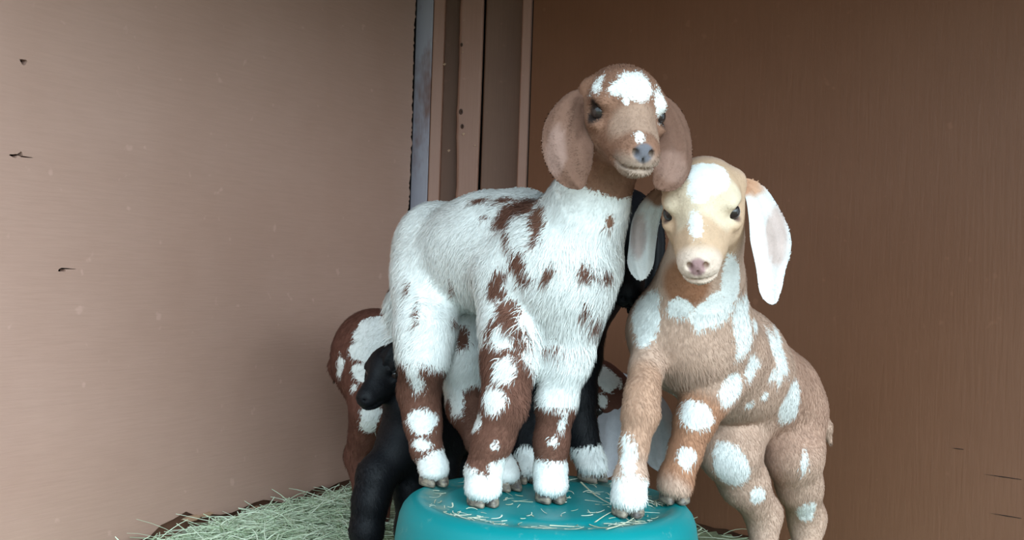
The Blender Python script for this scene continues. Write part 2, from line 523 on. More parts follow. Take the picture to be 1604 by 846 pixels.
# ------------------------------------------------------------------ goats: smooth-union distance field -> one continuous surface
class Field:
    def __init__(self):
        self.prims = []

    def cap(self, a, b, ra, rb, k=0.02):
        self.prims.append(('c', np.asarray(a, float), np.asarray(b, float), ra, rb, k)); return self

    def ell(self, c, rad, rot=None, k=0.02, sub=False):
        rot = np.eye(3) if rot is None else np.asarray(rot, float)
        self.prims.append(('s' if sub else 'e', np.asarray(c, float), rot, np.asarray(rad, float), k)); return self

    def bounds(self):
        lo = np.full(3, 1e9); hi = np.full(3, -1e9)
        for p in self.prims:
            if p[0] == 's': continue
            l, h = self._bb(p)
            lo = np.minimum(lo, l); hi = np.maximum(hi, h)
        return lo, hi

    def _bb(self, p):
        if p[0] == 'c':
            _, a, b, ra, rb, k = p
            return np.minimum(a - ra, b - rb), np.maximum(a + ra, b + rb)
        r = p[3].max()
        return p[1] - r, p[1] + r

    def mesh(self, h):
        lo, hi = self.bounds()
        lo = lo - 4 * h; hi = hi + 4 * h
        n = np.ceil((hi - lo) / h).astype(int) + 1
        D = np.full(n, 0.2, dtype=np.float32)
        ax = [lo[i] + h * np.arange(n[i]) for i in range(3)]
        for p in self.prims:
            k = p[-1]
            l, u = self._bb(p)
            i0 = np.clip(np.floor((l - lo - k - 3 * h) / h).astype(int), 0, n)
            i1 = np.clip(np.ceil((u - lo + k + 3 * h) / h).astype(int) + 1, 0, n)
            x = ax[0][i0[0]:i1[0]][:, None, None].astype(np.float32)
            y = ax[1][i0[1]:i1[1]][None, :, None].astype(np.float32)
            z = ax[2][i0[2]:i1[2]][None, None, :].astype(np.float32)
            if p[0] == 'c':
                _, a, b, ra, rb, _k = p
                d = b - a
                L2 = max(float(d @ d), 1e-9)
                t = ((x - a[0]) * d[0] + (y - a[1]) * d[1] + (z - a[2]) * d[2]) / L2
                np.clip(t, 0, 1, out=t)
                t = t.astype(np.float32)
                dist = np.sqrt((x - a[0] - t * d[0]) ** 2 + (y - a[1] - t * d[1]) ** 2 + (z - a[2] - t * d[2]) ** 2) - (ra + (rb - ra) * t)
            else:
                _, c, R, rad, _k = p
                xx, yy, zz = x - c[0], y - c[1], z - c[2]
                q0 = xx * R[0, 0] + yy * R[0, 1] + zz * R[0, 2]
                q1 = xx * R[1, 0] + yy * R[1, 1] + zz * R[1, 2]
                q2 = xx * R[2, 0] + yy * R[2, 1] + zz * R[2, 2]
                k0 = np.sqrt((q0 / rad[0]) ** 2 + (q1 / rad[1]) ** 2 + (q2 / rad[2]) ** 2)
                k1 = np.sqrt((q0 / rad[0] ** 2) ** 2 + (q1 / rad[1] ** 2) ** 2 + (q2 / rad[2] ** 2) ** 2)
                dist = k0 * (k0 - 1) / np.maximum(k1, 1e-4)
            S = D[i0[0]:i1[0], i0[1]:i1[1], i0[2]:i1[2]]
            if p[0] == 's':
                dist = -dist
                hh = np.clip(0.5 - 0.5 * (S - dist) / k, 0, 1)
                S[...] = S + (dist - S) * hh + k * hh * (1 - hh)
            else:
                hh = np.clip(0.5 + 0.5 * (S - dist) / k, 0, 1)
                S[...] = S + (dist - S) * hh - k * hh * (1 - hh)
        return surface_nets(D, lo, h)


def surface_nets(D, lo, h):
    ins = D < 0
    cnt = np.zeros(tuple(np.array(D.shape) - 1), dtype=np.int8)
    for dx in (0, 1):
        for dy in (0, 1):
            for dz in (0, 1):
                cnt += ins[dx:D.shape[0] - 1 + dx, dy:D.shape[1] - 1 + dy, dz:D.shape[2] - 1 + dz]
    act = (cnt > 0) & (cnt < 8)
    I = np.argwhere(act)
    idx = np.full(act.shape, -1, dtype=np.int32)
    idx[act] = np.arange(len(I))
    corner = {}
    for dx in (0, 1):
        for dy in (0, 1):
            for dz in (0, 1):
                corner[(dx, dy, dz)] = D[I[:, 0] + dx, I[:, 1] + dy, I[:, 2] + dz]
    acc = np.zeros((len(I), 3)); num = np.zeros(len(I))
    for a_, b_ in [((0,0,0),(1,0,0)),((0,1,0),(1,1,0)),((0,0,1),(1,0,1)),((0,1,1),(1,1,1)),
                   ((0,0,0),(0,1,0)),((1,0,0),(1,1,0)),((0,0,1),(0,1,1)),((1,0,1),(1,1,1)),
                   ((0,0,0),(0,0,1)),((1,0,0),(1,0,1)),((0,1,0),(0,1,1)),((1,1,0),(1,1,1))]:
        va, vb = corner[a_], corner[b_]
        cr = (va < 0) != (vb < 0)
        t = np.where(cr, va / np.where(cr, va - vb, 1), 0)
        pa, pb = np.array(a_, float), np.array(b_, float)
        acc += cr[:, None] * (pa[None] + t[:, None] * (pb - pa)[None])
        num += cr
    V = lo + h * (I + acc / num[:, None])
    quads = []
    nx, ny, nz = D.shape
    for axis in range(3):
        sl0 = [slice(1, -1)] * 3; sl1 = [slice(1, -1)] * 3
        sl0[axis] = slice(0, -1); sl1[axis] = slice(1, None)
        a_, b_ = ins[tuple(sl0)], ins[tuple(sl1)]
        E = np.argwhere(a_ != b_)
        off = np.ones(3, int); off[axis] = 0
        E = E + off
        flip = ins[E[:, 0], E[:, 1], E[:, 2]]
        u, v = [(1, 2), (2, 0), (0, 1)][axis]
        def cell(du, dv):
            c_ = E.copy(); c_[:, u] -= du; c_[:, v] -= dv
            return idx[c_[:, 0], c_[:, 1], c_[:, 2]]
        q = np.stack([cell(1, 1), cell(0, 1), cell(0, 0), cell(1, 0)], 1)
        q[~flip] = q[~flip][:, ::-1]
        quads.append(q)
    return V, np.concatenate(quads)


def frame_from(fwd, roll=0.0):
    """rows: forward, left, up of a head"""
    f = np.asarray(fwd, float); f = f / np.linalg.norm(f)
    up = np.array([0, 0, 1.0])
    l = np.cross(up, f); l /= np.linalg.norm(l)
    u = np.cross(f, l)
    c, s = math.cos(roll), math.sin(roll)
    l2 = c * l + s * u
    u2 = -s * l + c * u
    return np.stack([f, l2, u2])


def add_head(fd, c, R, s=1.0, chunky=1.0):
    def T(p): return np.asarray(c) + (np.asarray(p, float) * s) @ R
    e = lambda p, r, k=0.015, sub=False: fd.ell(T(p), np.array(r) * s, R, k * s, sub)
    e((-.004, 0, .002), (.050, .044, .043), .02)                # cranium
    e((.026, 0, .018), (.036, .036, .028), .02)                 # forehead
    fd.cap(T((.03, 0, -.010)), T((.094, 0, -.026)), .033 * s, .0205 * s, .016 * s)     # snout
    fd.cap(T((.045, 0, .012)), T((.096, 0, -.014)), .016 * s, .011 * s, .014 * s)      # nasal bridge
    e((.103, 0, -.027), (.0185, .0215, .0185), .012)            # muzzle end
    e((.112, 0, -.021), (.009, .0135, .0095), .006)             # nose pad
    e((.093, 0, -.041), (.021, .0165, .011), .010)              # chin
    fd.cap(T((.0, 0, -.036)), T((.080, 0, -.040)), .027 * s, .015 * s, .016 * s)       # jaw
    for sg in (1, -1):
        e((.010, sg * .024, -.022), (.036, .020, .030), .016)   # cheek
        e((.062, sg * .013, -.024), (.03, .014, .018), .014)
        e((.036, sg * .0325, .0150), (.018, .010, .008), .012)   # brow
        e((.036, sg * .036, -.012), (.016, .008, .007), .008)   # lower lid
        e((-.012, sg * .037, .014), (.013, .010, .011), .014)   # ear root / horn bud
        e((.041, sg * .0445, .0015), (.0135, .0105, .0096), .004, True)   # socket
        e((.1175, sg * .0082, -.0215), (.0075, .0036, .0042), .003, True)  # nostril
        fd.cap  # (mouth cut below)
        for q in range(5):
            a_ = q / 4
            e((.119 - .034 * a_, sg * (.006 + .0165 * a_ ** .7), -.0405 + .003 * a_), (.008, .004, .0011), .003, True)
    e((.122, 0, -.0395), (.008, .008, .0012), .003, True)
    e((.1215, 0, -.031), (.006, .0009, .006), .002, True)       # philtrum
    return T


def bez(pts, n):
    """Catmull-Rom through rows of pts"""
    P = np.asarray(pts, float)
    P = np.vstack([2 * P[0] - P[1], P, 2 * P[-1] - P[-2]])
    out = []
    m_ = len(P) - 3
    for i in range(n):
        t = i / (n - 1) * m_
        k = min(int(t), m_ - 1); t -= k
        a_, b_, c_, d_ = P[k:k + 4]
        out.append(.5 * ((2 * b_) + (c_ - a_) * t + (2 * a_ - 5 * b_ + 4 * c_ - d_) * t ** 2 + (3 * b_ - a_ - 3 * c_ + d_) * t ** 3))
    return np.array(out)


def ear_mesh(pts, facing, cup=0.35, thick=0.0035, n=26, mcols=11, curl=0.0):
    """pts: (px,py,Y,halfwidth_px); returns V, quads, front flag"""
    rows = [np.append(at(p[0], p[1], p[2]), p[3] * p[2] / F) for p in pts]
    C = bez(rows, n)
    c3, w = C[:, :3], np.maximum(C[:, 3], .0008)
    T = np.gradient(c3, axis=0); T /= np.linalg.norm(T, axis=1)[:, None]
    fc = np.asarray(facing, float)
    N = fc[None] - (T @ fc)[:, None] * T; N /= np.linalg.norm(N, axis=1)[:, None]
    S = np.cross(T, N)
    us = np.linspace(-1, 1, mcols)
    V = []
    for layer in (0, 1):
        for i in range(n):
            for u in us:
                p = c3[i] + S[i] * u * w[i] + N[i] * (cup * w[i] * (u * u - .4) + curl * w[i] * u + .12 * w[i] * math.cos(u * 7 + i * .25) * (1 - u * u))
                th = thick * math.sqrt(max(0.0, 1 - u * u)) * (1 if i < n - 1 else 0)
                p = p - N[i] * th * (1 if layer else -.3)
                V.append(p)
    V = np.array(V)
    q = []
    B = n * mcols
    for i in range(n - 1):
        for j in range(mcols - 1):
            a_ = i * mcols + j
            q.append([a_, a_ + 1, a_ + mcols + 1, a_ + mcols])
            q.append([B + a_, B + a_ + mcols, B + a_ + mcols + 1, B + a_ + 1])
    for i in range(n - 1):
        for j, fl in ((0, False), (mcols - 1, True)):
            a_ = i * mcols + j
            f_ = [a_, a_ + mcols, B + a_ + mcols, B + a_]
            q.append(f_[::-1] if fl else f_)
    for j in range(mcols - 1):
        q.append([j, B + j, B + j + 1, j + 1])
        a_ = (n - 1) * mcols + j
        q.append([a_, a_ + 1, B + a_ + 1, B + a_])
    q = np.array(q)
    f0 = q[0]
    fnn = np.cross(V[f0[2]] - V[f0[0]], V[f0[3]] - V[f0[1]])
    if fnn @ N[0] < 0: q = q[:, ::-1]
    return V, q


def vnormals(V, Q):
    n = np.cross(V[Q[:, 2]] - V[Q[:, 0]], V[Q[:, 3]] - V[Q[:, 1]])
    N = np.zeros_like(V)
    for k in range(4):
        for a_ in range(3):
            N[:, a_] += np.bincount(Q[:, k], weights=n[:, a_], minlength=len(V))
    return N / np.maximum(np.linalg.norm(N, axis=1), 1e-12)[:, None]


def add_hoof(parent, p, fwd, s=1.0, mat=None):
    """cloven hoof standing with its sole at p, toes towards fwd"""
    f = np.array([fwd[0], fwd[1], 0.0]); f /= np.linalg.norm(f)
    l = np.array([-f[1], f[0], 0.0]); up = np.array([0, 0, 1.0])
    V, Fs = [], []
    for sg in (1, -1):
        base = len(V); n = 14
        rings = [(.000, 1.0, .000), (.004, 1.03, -.001), (.012, .92, -.004), (.020, .78, -.009), (.026, .5, -.012)]
        for (z, sc, bk) in rings:
            for i in range(n):
                a_ = 2 * math.pi * i / n
                x = math.cos(a_); y = math.sin(a_)
                fx = .021 * x * sc + .004 + bk + (0.003 * max(x, 0) * sc)
                wy = .0105 * y * sc * (1 - .35 * max(x, 0) ** 2) + sg * (.0112 - .003 * max(x, 0))
                V.append(np.asarray(p) + s * (f * fx + l * wy + up * z))
        m_ = len(rings)
        for j in range(m_ - 1):
            for i in range(n):
                Fs.append([base + j * n + i, base + j * n + (i + 1) % n, base + (j + 1) * n + (i + 1) % n, base + (j + 1) * n + i])
        Fs.append([base + i for i in range(n)][::-1])
        Fs.append([base + (m_ - 1) * n + i for i in range(n)])
    return mesh_obj('hoof', V, Fs, mat or M_hoof, parent, smooth=True)


def add_eye(parent, c, r, R, sg):
    V, Fs = [], []
    nu, nv = 20, 12
    for j in range(nv + 1):
        ph = math.pi * j / nv
        for i in range(nu):
            th = 2 * math.pi * i / nu
            q = np.array([math.sin(ph) * math.cos(th), math.sin(ph) * math.sin(th), math.cos(ph)]) * r
            V.append(np.asarray(c) + q)
    for j in range(nv):
        for i in range(nu):
            Fs.append([j * nu + i, (j + 1) * nu + i, (j + 1) * nu + (i + 1) % nu, j * nu + (i + 1) % nu])
    e = mesh_obj('eye', V, Fs, M_eye, parent, smooth=True)
    # horizontal slit pupil: a curved sliver on the front of the ball
    d0 = (np.array([.45, sg * .89, .05])); d0 /= np.linalg.norm(d0); d0 = d0 @ R
    hx = np.cross(R[2], d0); hx /= np.linalg.norm(hx); hz = np.cross(d0, hx)
    V, Fs = [], []
    for i in range(9):
        a_ = (i / 8 - .5) * 1.1
        for b_ in (-1, 1):
            bb = b_ * .2 * math.sqrt(max(0.04, 1 - (a_ / .56) ** 2))
            q = d0 + hx * math.tan(a_) * .8 + hz * bb
            V.append(np.asarray(c) + q / np.linalg.norm(q) * r * 1.012)
    for i in range(8):
        Fs.append([2 * i, 2 * i + 1, 2 * i + 3, 2 * i + 2])
    pm = mesh_obj('pupil', V, Fs, M_pupil, None, smooth=True)
    sol = pm.modifiers.new('thickness', 'SOLIDIFY'); sol.thickness = 0.0008
    pm.parent = e
    pm.matrix_parent_inverse = Matrix.Translation(-Vector(parent.location))
    return e


def finish_goat(name, base, V, Q, *, tone, patches, base_white, regions, tones, head_c, fur_len, groom_back,
                longs=(), nfur=60000, mats=None, label='', group='young goat kids', nudge=0.0, rand_spots=None, front=None, ears_from=None, ear_tone=None, ear_tones=(), fur_w=0.00055):
    """colour attributes, hair and object for a goat body surface (V, Q)"""
    N = vnormals(V, Q)
    px, py, dep = project(V)
    # coat pattern: signed distance, positive = white
    wm = np.full(len(V), 0.03 if base_white else -0.03)
    c_, s_ = math.cos(ROLL), math.sin(ROLL)
    ex = np.array([c_, 0, s_]); ey = np.array([-s_, 0, c_]); ez = np.array([0, 1.0, 0])

    def ellip(c, rx, ry, rz, rot):
        a_ = math.radians(rot)
        u = ex * math.cos(a_) + ey * math.sin(a_); v = -ex * math.sin(a_) + ey * math.cos(a_)
        d = V - c
        q = np.sqrt((d @ u / rx) ** 2 + (d @ v / ry) ** 2 + (d @ ez / rz) ** 2)
        return (1 - q) * min(rx, ry)

    def pick(x, y):
        d2 = (px - x) ** 2 + (py - y) ** 2
        m_ = d2 < 64
        if not m_.any():
            return V[np.argmin(d2)]
        ids = np.nonzero(m_)[0]
        return V[ids[np.argmin(dep[ids])]]

    def put(s, white):
        nonlocal wm
        wm = np.maximum(wm, s) if white else np.minimum(wm, -s)

    for (c, rad, white) in regions:
        d = V - np.asarray(c)
        rad = np.asarray(rad, float) if np.ndim(rad) else np.array([rad] * 3)
        q = np.linalg.norm(d / rad, axis=1)
        put((1 - q) * rad.min(), white)
    if rand_spots:
        nsp, white = rand_spots
        cand = np.nonzero(N[:, 1] > 0.25)[0]
        for i in rng.choice(cand, nsp):
            r = rng.uniform(.010, .026)
            put((1 - np.linalg.norm((V - V[i]) / np.array([r, r, r * 1.3]), axis=1)) * r, white)
    for p in patches:
        x, y, rx, ry = p[:4]
        rot = p[4] if len(p) > 4 else 0
        white = p[5] if len(p) > 5 else (not base_white)
        c = pick(x, y)
        k = c[1] / F
        # jog the outline so that patches are not perfect ovals
        k *= 1.13
        put(ellip(c, rx * k, ry * k, max(rx, ry) * k * 1.5, rot), white)
        ph = (x * 7.3 + y * 3.1) % 6.28
        for q in range(2):
            a_ = ph + q * 2.6
            cc = c + ex * rx * k * .55 * math.cos(a_) + ey * ry * k * .6 * math.sin(a_)
            put(ellip(cc, rx * k * .62, ry * k * .58, max(rx, ry) * k * 1.2, rot + 25 * math.sin(ph)), white)
    # coat tone
    tn = np.tile(np.asarray(tone, float)[:3], (len(V), 1))
    def blend(c, rad, colr, sel):
        nonlocal tn
        rad = np.asarray(rad, float) if np.ndim(rad) else np.array([rad] * 3)
        q = np.linalg.norm((V - np.asarray(c)) / rad, axis=1)
        f_ = np.clip((1.15 - q) / .35, 0, 1); f_ = f_ * f_ * (3 - 2 * f_)
        tn = tn + (np.asarray(colr)[None, :3] - tn) * (f_ * sel)[:, None]
    for t_ in tones:
        blend(*t_, np.ones(len(V)))
    if ears_from is not None:
        isear = (np.arange(len(V)) >= ears_from).astype(float)
        tn[ears_from:] = np.asarray(ear_tone)[:3]
        wm[ears_from:] = -.03
        for t_ in ear_tones:
            blend(*t_, isear)
    if front is not None:   # bare nose leather etc: no white there
        for (c, rad) in front:
            q = np.linalg.norm((V - np.asarray(c)) / rad, axis=1)
            wm = np.minimum(wm, (q - 1) * .01)

    base = np.asarray(base, float)
    me = mesh_from_arrays(name, V - base, Q)
    me.attributes.new('wm', 'FLOAT', 'POINT').data.foreach_set('value', wm.astype(np.float32))
    me.attributes.new('tone', 'FLOAT_COLOR', 'POINT').data.foreach_set('color', np.c_[tn, np.ones(len(V))].astype(np.float32).ravel())
    me.materials.append((mats or (M_skin, M_fur))[0])
    o = bpy.data.objects.new(name, me)
    o.location = tuple(base)
    col.objects.link(o)
    tag(o, label, 'goat', group)

    # ---- hair: tapered ribbons lying along the coat
    area = np.linalg.norm(np.cross(V[Q[:, 2]] - V[Q[:, 0]], V[Q[:, 3]] - V[Q[:, 1]]), axis=1)
    fid = rng.choice(len(Q), nfur, p=area / area.sum())
    u = rng.random(nfur)[:, None]; v = rng.random(nfur)[:, None]
    q = Q[fid]
    bl = lambda A: (A[q[:, 0]] * (1 - u) + A[q[:, 1]] * u) * (1 - v) + (A[q[:, 3]] * (1 - u) + A[q[:, 2]] * u) * v
    P = bl(V); Nn = bl(N); Nn /= np.maximum(np.linalg.norm(Nn, axis=1), 1e-9)[:, None]
    w_ = bl(wm[:, None])[:, 0] + rng.normal(0, .0016, nfur)
    tc_ = bl(tn)
    L = np.full(nfur, fur_len)
    hc = np.asarray(head_c, float)
    dh = np.linalg.norm(P - hc, axis=1)
    L = np.where(dh < .13, L * .36, L)
    low = np.clip((P[:, 2] - base[2]) / .16, .45, 1.0)
    L = L * np.where(dh < .13, 1, low)
    for (c, rad, LL) in longs:
        qd = np.linalg.norm((P - np.asarray(c)) / np.asarray(rad), axis=1)
        f_ = np.clip((1.2 - qd) / .5, 0, 1)
        L = L + (LL - L) * f_
    if ears_from is not None:
        L = np.where((q[:, 0] >= ears_from), .0022, L)
    if front is not None:
        for (c, rad) in front:
            L = np.where(np.linalg.norm((P - np.asarray(c)) / np.asarray(rad), axis=1) < 1.1, .0008, L)
    L = L * rng.uniform(.6, 1.25, nfur)
    g = np.asarray(groom_back, float)[None] * .55 + np.array([0, 0, -1.0])[None]
    gh = P - (hc + np.asarray(front[0][0]) - hc if front else hc)      # on the head: away from the nose
    gh = gh / np.maximum(np.linalg.norm(gh, axis=1), 1e-6)[:, None]
    g = np.where((dh < .115)[:, None], gh, g)
    # slow swirl so the coat clumps
    sw = np.stack([np.sin(P[:, 2] * 70 + P[:, 1] * 40), np.cos(P[:, 0] * 65 + P[:, 2] * 31), np.sin(P[:, 0] * 58 - P[:, 1] * 47)], 1)
    g = g + sw * .35 + rng.normal(0, .28, (nfur, 3))
    g = g - (g * Nn).sum(1)[:, None] * Nn
    g /= np.maximum(np.linalg.norm(g, axis=1), 1e-6)[:, None]
    lift = rng.uniform(.08, .30, nfur)[:, None]
    S = np.cross(g, Nn) * (fur_w * rng.uniform(.7, 1.3, nfur))[:, None]
    Lc = L[:, None]
    p0 = P - Nn * .0006
    p1 = P + (g * .55 + Nn * lift * .7) * Lc
    p2 = P + (g * 1.0 + Nn * lift * .8 + np.array([0, 0, -.18])) * Lc
    HV = np.stack([p0 - S, p0 + S, p1 - S * .8, p1 + S * .8, p2], 1).reshape(-1, 3) - base
    b_ = np.arange(nfur)[:, None] * 5
    quads = b_ + np.array([[0, 1, 3, 2]]); tris = b_ + np.array([[2, 3, 4]])
    hm = mesh_from_arrays('coat', HV, quads, tris)
    rep = lambda A: np.repeat(A, 5, axis=0)
    hm.attributes.new('wm', 'FLOAT', 'POINT').data.foreach_set('value', rep(w_).astype(np.float32))
    hm.attributes.new('tone', 'FLOAT_COLOR', 'POINT').data.foreach_set('color', rep(np.c_[tc_, np.ones(nfur)]).astype(np.float32).ravel())
    hm.attributes.new('rnd', 'FLOAT', 'POINT').data.foreach_set('value', rep(rng.random(nfur)).astype(np.float32))
    fn = Nn + sw * .06 + rng.normal(0, .06, (nfur, 3)) - np.array([0, 0, 0.0])
    hm.attributes.new('fn', 'FLOAT_VECTOR', 'POINT').data.foreach_set('vector', rep(fn).astype(np.float32).ravel())
    hm.materials.append((mats or (M_skin, M_fur))[1])
    ho = bpy.data.objects.new('coat', hm)
    col.objects.link(ho); ho.parent = o
    ho['kind'] = 'stuff'
    return o


def R(px, Y):
    return px * Y / F


def chain(fd, pts, k=0.014):
    """pts: (px,py,Y,r_px)"""
    for a_, b_ in zip(pts[:-1], pts[1:]):
        fd.cap(at(*a_[:3]), at(*b_[:3]), R(a_[3], a_[2]), R(b_[3], b_[2]), k)


def foot(fd, px, Y, z, fet, r=.019, k=.010):
    """pastern from the fetlock (world) down to a hoof standing on height z under pixel column px; returns the sole point"""
    x = at(px, 760, Y)[0]
    sole = np.array([x, Y, z + .0008])
    fd.cap(fet, sole + np.array([0, 0, .026]), r * 1.02, r * .98, k)
    fd.ell(sole + np.array([0, -.006, .019]), (r * 1.02, r * 1.12, r * .70), None, .008)
    return sole


def nose_front(T):
    return [(T((.119, 0, -.0215)), np.array([.012, .012, .012]))]


BROWN = lin(112, 76, 62)
BROWN_HEAD = lin(142, 104, 84)
TAN = lin(198, 166, 146)
CREAM = lin(226, 205, 178)

# ================================================== goat A: white with brown blotches, standing on the tub
fd = Field()
chain(fd, [(692, 402, 1.56, 76), (770, 396, 1.49, 86), (850, 408, 1.405, 92)], .04)
fd.ell(at(884, 430, 1.37), (R(80, 1.37), .07, R(94, 1.37)), None, .04)
fd.ell(at(680, 372, 1.57), (R(48, 1.57), .05, R(50, 1.57)), None, .03)
fd.ell(at(825, 352, 1.46), (R(46, 1.46), .05, R(50, 1.46)), None, .03)
chain(fd, [(897, 388, 1.375, 74), (922, 322, 1.355, 56), (948, 255, 1.335, 46)], .03)
# hind leg in front
chain(fd, [(672, 440, 1.53, 60), (666, 520, 1.475, 44), (664, 560, 1.465, 36), (656, 612, 1.485, 29), (662, 660, 1.478, 25), (668, 700, 1.468, 25)], .02)
A_h1 = foot(fd, 679, 1.452, TZ, at(668, 705, 1.462))
# far hind leg
chain(fd, [(728, 450, 1.60, 55), (722, 560, 1.545, 38), (730, 640, 1.56, 28), (756, 690, 1.50, 24), (774, 715, 1.47, 23)], .015)
A_h2 = foot(fd, 793, 1.438, TZ, at(778, 718, 1.465), .017)
# forelegs
chain(fd, [(800, 440, 1.39, 58), (802, 520, 1.365, 46), (797, 570, 1.35, 38), (790, 635, 1.335, 32), (772, 688, 1.337, 28), (758, 735, 1.34, 28)], .02)
A_f1 = foot(fd, 757, 1.337, TZ, at(757, 742, 1.34), .0215)
chain(fd, [(894, 470, 1.36, 54), (886, 560, 1.362, 36), (872, 632, 1.366, 27), (864, 690, 1.37, 23), (862, 735, 1.372, 24)], .02)
A_f2 = foot(fd, 863, 1.372, TZ, at(862, 740, 1.372), .0205)
# tail
chain(fd, [(640, 430, 1.61, 22), (627, 480, 1.625, 20), (622, 532, 1.62, 8)], .02)
A_R = frame_from((.145, -.90, -.355), math.radians(-1.5))
A_c = at(972, 168, 1.285)
A_T = add_head(fd, A_c, A_R, 1.04)
chain(fd, [(948, 255, 1.335, 44), (962, 205, 1.31, 40)], .025)
V, Q = fd.mesh(0.0025)
nb_ = len(V)
e1 = ear_mesh([(925, 142, 1.288, 8), (905, 158, 1.272, 24), (890, 195, 1.258, 38), (890, 235, 1.25, 40), (898, 270, 1.245, 30), (906, 290, 1.245, 14), (908, 297, 1.245, 3)], (-.1, -.95, .2), cup=-.30)
e2 = ear_mesh([(1032, 150, 1.288, 10), (1050, 178, 1.285, 24), (1060, 212, 1.275, 30), (1058, 248, 1.252, 34), (1045, 275, 1.238, 28), (1032, 291, 1.232, 12), (1028, 296, 1.232, 3)], (.35, -.9, .15), cup=-.30)
V2 = [V]; Q2 = [Q]; off = len(V)
for ev, eq in (e1, e2):
    V2.append(ev); Q2.append(eq + off); off += len(ev)
V = np.vstack(V2); Q = np.vstack(Q2)
w = True; br = False
patA = [
    # shoulder marks
    (806, 325, 40, 15, 35), (836, 345, 11, 32, -12), (793, 360, 6, 24), (806, 404, 13, 28), (820, 428, 16, 14), (840, 422, 14, 9), (855, 417, 9, 13),
    (776, 440, 15, 19, -20), (800, 432, 18, 12), (795, 482, 14, 26), (790, 460, 9, 12), (770, 512, 18, 14, 30), (812, 524, 14, 30), (812, 560, 12, 24), (768, 545, 10, 22),
    (786, 500, 12, 12),
    (924, 421, 10, 12, 15), (958, 431, 9, 9), (940, 428, 9, 4), (926, 488, 8, 9), (962, 350, 5, 9), (943, 505, 10, 8), (860, 541, 14, 6),
    (756, 333, 4, 4), (752, 306, 13, 4), (790, 308, 16, 4),
    (634, 446, 3, 10), (703, 456, 3, 9), (650, 486, 3, 12), (727, 520, 9, 15), (716, 500, 6, 6),
    # white islands on them
    (811, 357, 16, 30, 0, w), (834, 405, 15, 22, 0, w), (796, 446, 11, 20, 0, w), (783, 522, 17, 16, 20, w), (790, 573, 15, 19, 0, w), (768, 621, 18, 18, 0, w),
    (783, 701, 5, 6, 0, w), (862, 372, 18, 30, 0, w),
    # near hind leg
    (644, 594, 9, 22, 25, w), (660, 654, 20, 19, 0, w), (655, 690, 13, 9, 0, w), (671, 733, 20, 18, 0, w),
    # far hind leg
    (723, 592, 22, 26, 0, w), (706, 622, 10, 26, 20, w), (739, 658, 13, 13, 0, w), (795, 740, 20, 24, 0, w),
    # far foreleg
    (885, 666, 5, 15, -12, w), (873, 695, 6, 6, 0, w), (893, 590, 12, 30, 0, w), (868, 590, 14, 28, 0, w),
    # face
    (995, 128, 25, 20, 0, w), (997, 116, 22, 12, 0, w), (963, 132, 11, 13, -30, w), (976, 151, 6, 6, 0, w), (1040, 160, 8, 22, 10, w), (1023, 139, 5, 5, 0, w), (931, 128, 5, 14, -30, w), (1002, 208, 7, 8, 0, w),
]
regA = [
    (A_c + np.array([.012, -.05, -.012]), (.105, .16, .095), br),               # head
    (at(965, 272, 1.32), (.05, .06, .03), br),
    (at(658, 634, 1.47), (.05, .06, .078), br),                                # lower hind leg
    (at(742, 668, 1.52), (.055, .07, .058), br),
    (at(775, 640, 1.335), (.055, .05, .085), br),                              # lower forelegs
    (at(868, 673, 1.37), (.05, .05, .0395), br),
    (at(757, 785, 1.337), (.05, .05, .040), w),                                # white feet
    (at(862, 785, 1.37), (.05, .05, .050), w),
    (at(796, 770, 1.44), (.032, .03, .045), w),
]
tonA = [
    (A_c, .16, BROWN_HEAD),
    (A_T((.075, .004, -.006)), (.035, .03, .03), lin(172, 140, 120)),
    (A_T((.10, 0, -.035)), (.026, .026, .022), lin(178, 154, 138)),
    (A_T((.119, 0, -.021)), (.011, .013, .011), lin(112, 110, 116)),
    (A_T((.041, .042, .0015)), .0145, lin(52, 40, 36)),
    (A_T((.041, -.042, .0015)), .0145, lin(52, 40, 36)),
]
goatA = finish_goat('goat_kid', (A_f1 + A_h1 + A_f2 + A_h2) / 4, V, Q, tone=BROWN, patches=patA, base_white=True, regions=regA, tones=tonA,
                    head_c=A_T((.035, 0, -.01)), fur_len=.0115, groom_back=(-.7, .6, 0), nfur=95000, front=nose_front(A_T),
                    longs=[(at(890, 505, 1.33), (.075, .08, .03), .030), (at(630, 500, 1.6), (.03, .06, .05), .022), (at(900, 430, 1.32), (.07, .09, .06), .015),
                           (A_T((-.01, 0, .04)), (.04, .04, .02), .011), (at(660, 530, 1.47), (.03, .05, .03), .016)],
                    rand_spots=(14, False), ears_from=nb_, ear_tone=lin(122, 90, 75),
                    ear_tones=[(at(872, 235, 1.25), (.012, .05, .03), lin(148, 118, 106)), (at(1050, 262, 1.25), (.02, .05, .02), lin(148, 116, 102)), (at(905, 185, 1.26), (.008, .05, .03), lin(94, 66, 53))],
                    label='white goat kid with brown blotches and brown head standing on the tub')
for p_, f_ in ((A_f1, (.3, -1)), (A_f2, (.15, -1)), (A_h1, (.35, -1)), (A_h2, (.5, -1))):
    add_hoof(goatA, p_, f_, .92)
for sg in (1, -1):
    add_eye(goatA, A_T((.0385, sg * .0325, .0012)), .0104, A_R, sg)

# ================================================== goat B: tan with white spots and white ears, forefeet on the tub
fd = Field()
chain(fd, [(1083, 530, 1.455, 90), (1140, 570, 1.55, 82), (1205, 615, 1.68, 74)], .04)
fd.ell(at(1082, 520, 1.43), (R(98, 1.43), .06, R(72, 1.43)), None, .03)
fd.ell(at(1230, 640, 1.70), (R(56, 1.70), .06, R(72, 1.70)), None, .03)
chain(fd, [(1085, 500, 1.435, 76), (1098, 440, 1.40, 60), (1108, 370, 1.355, 52)], .03)
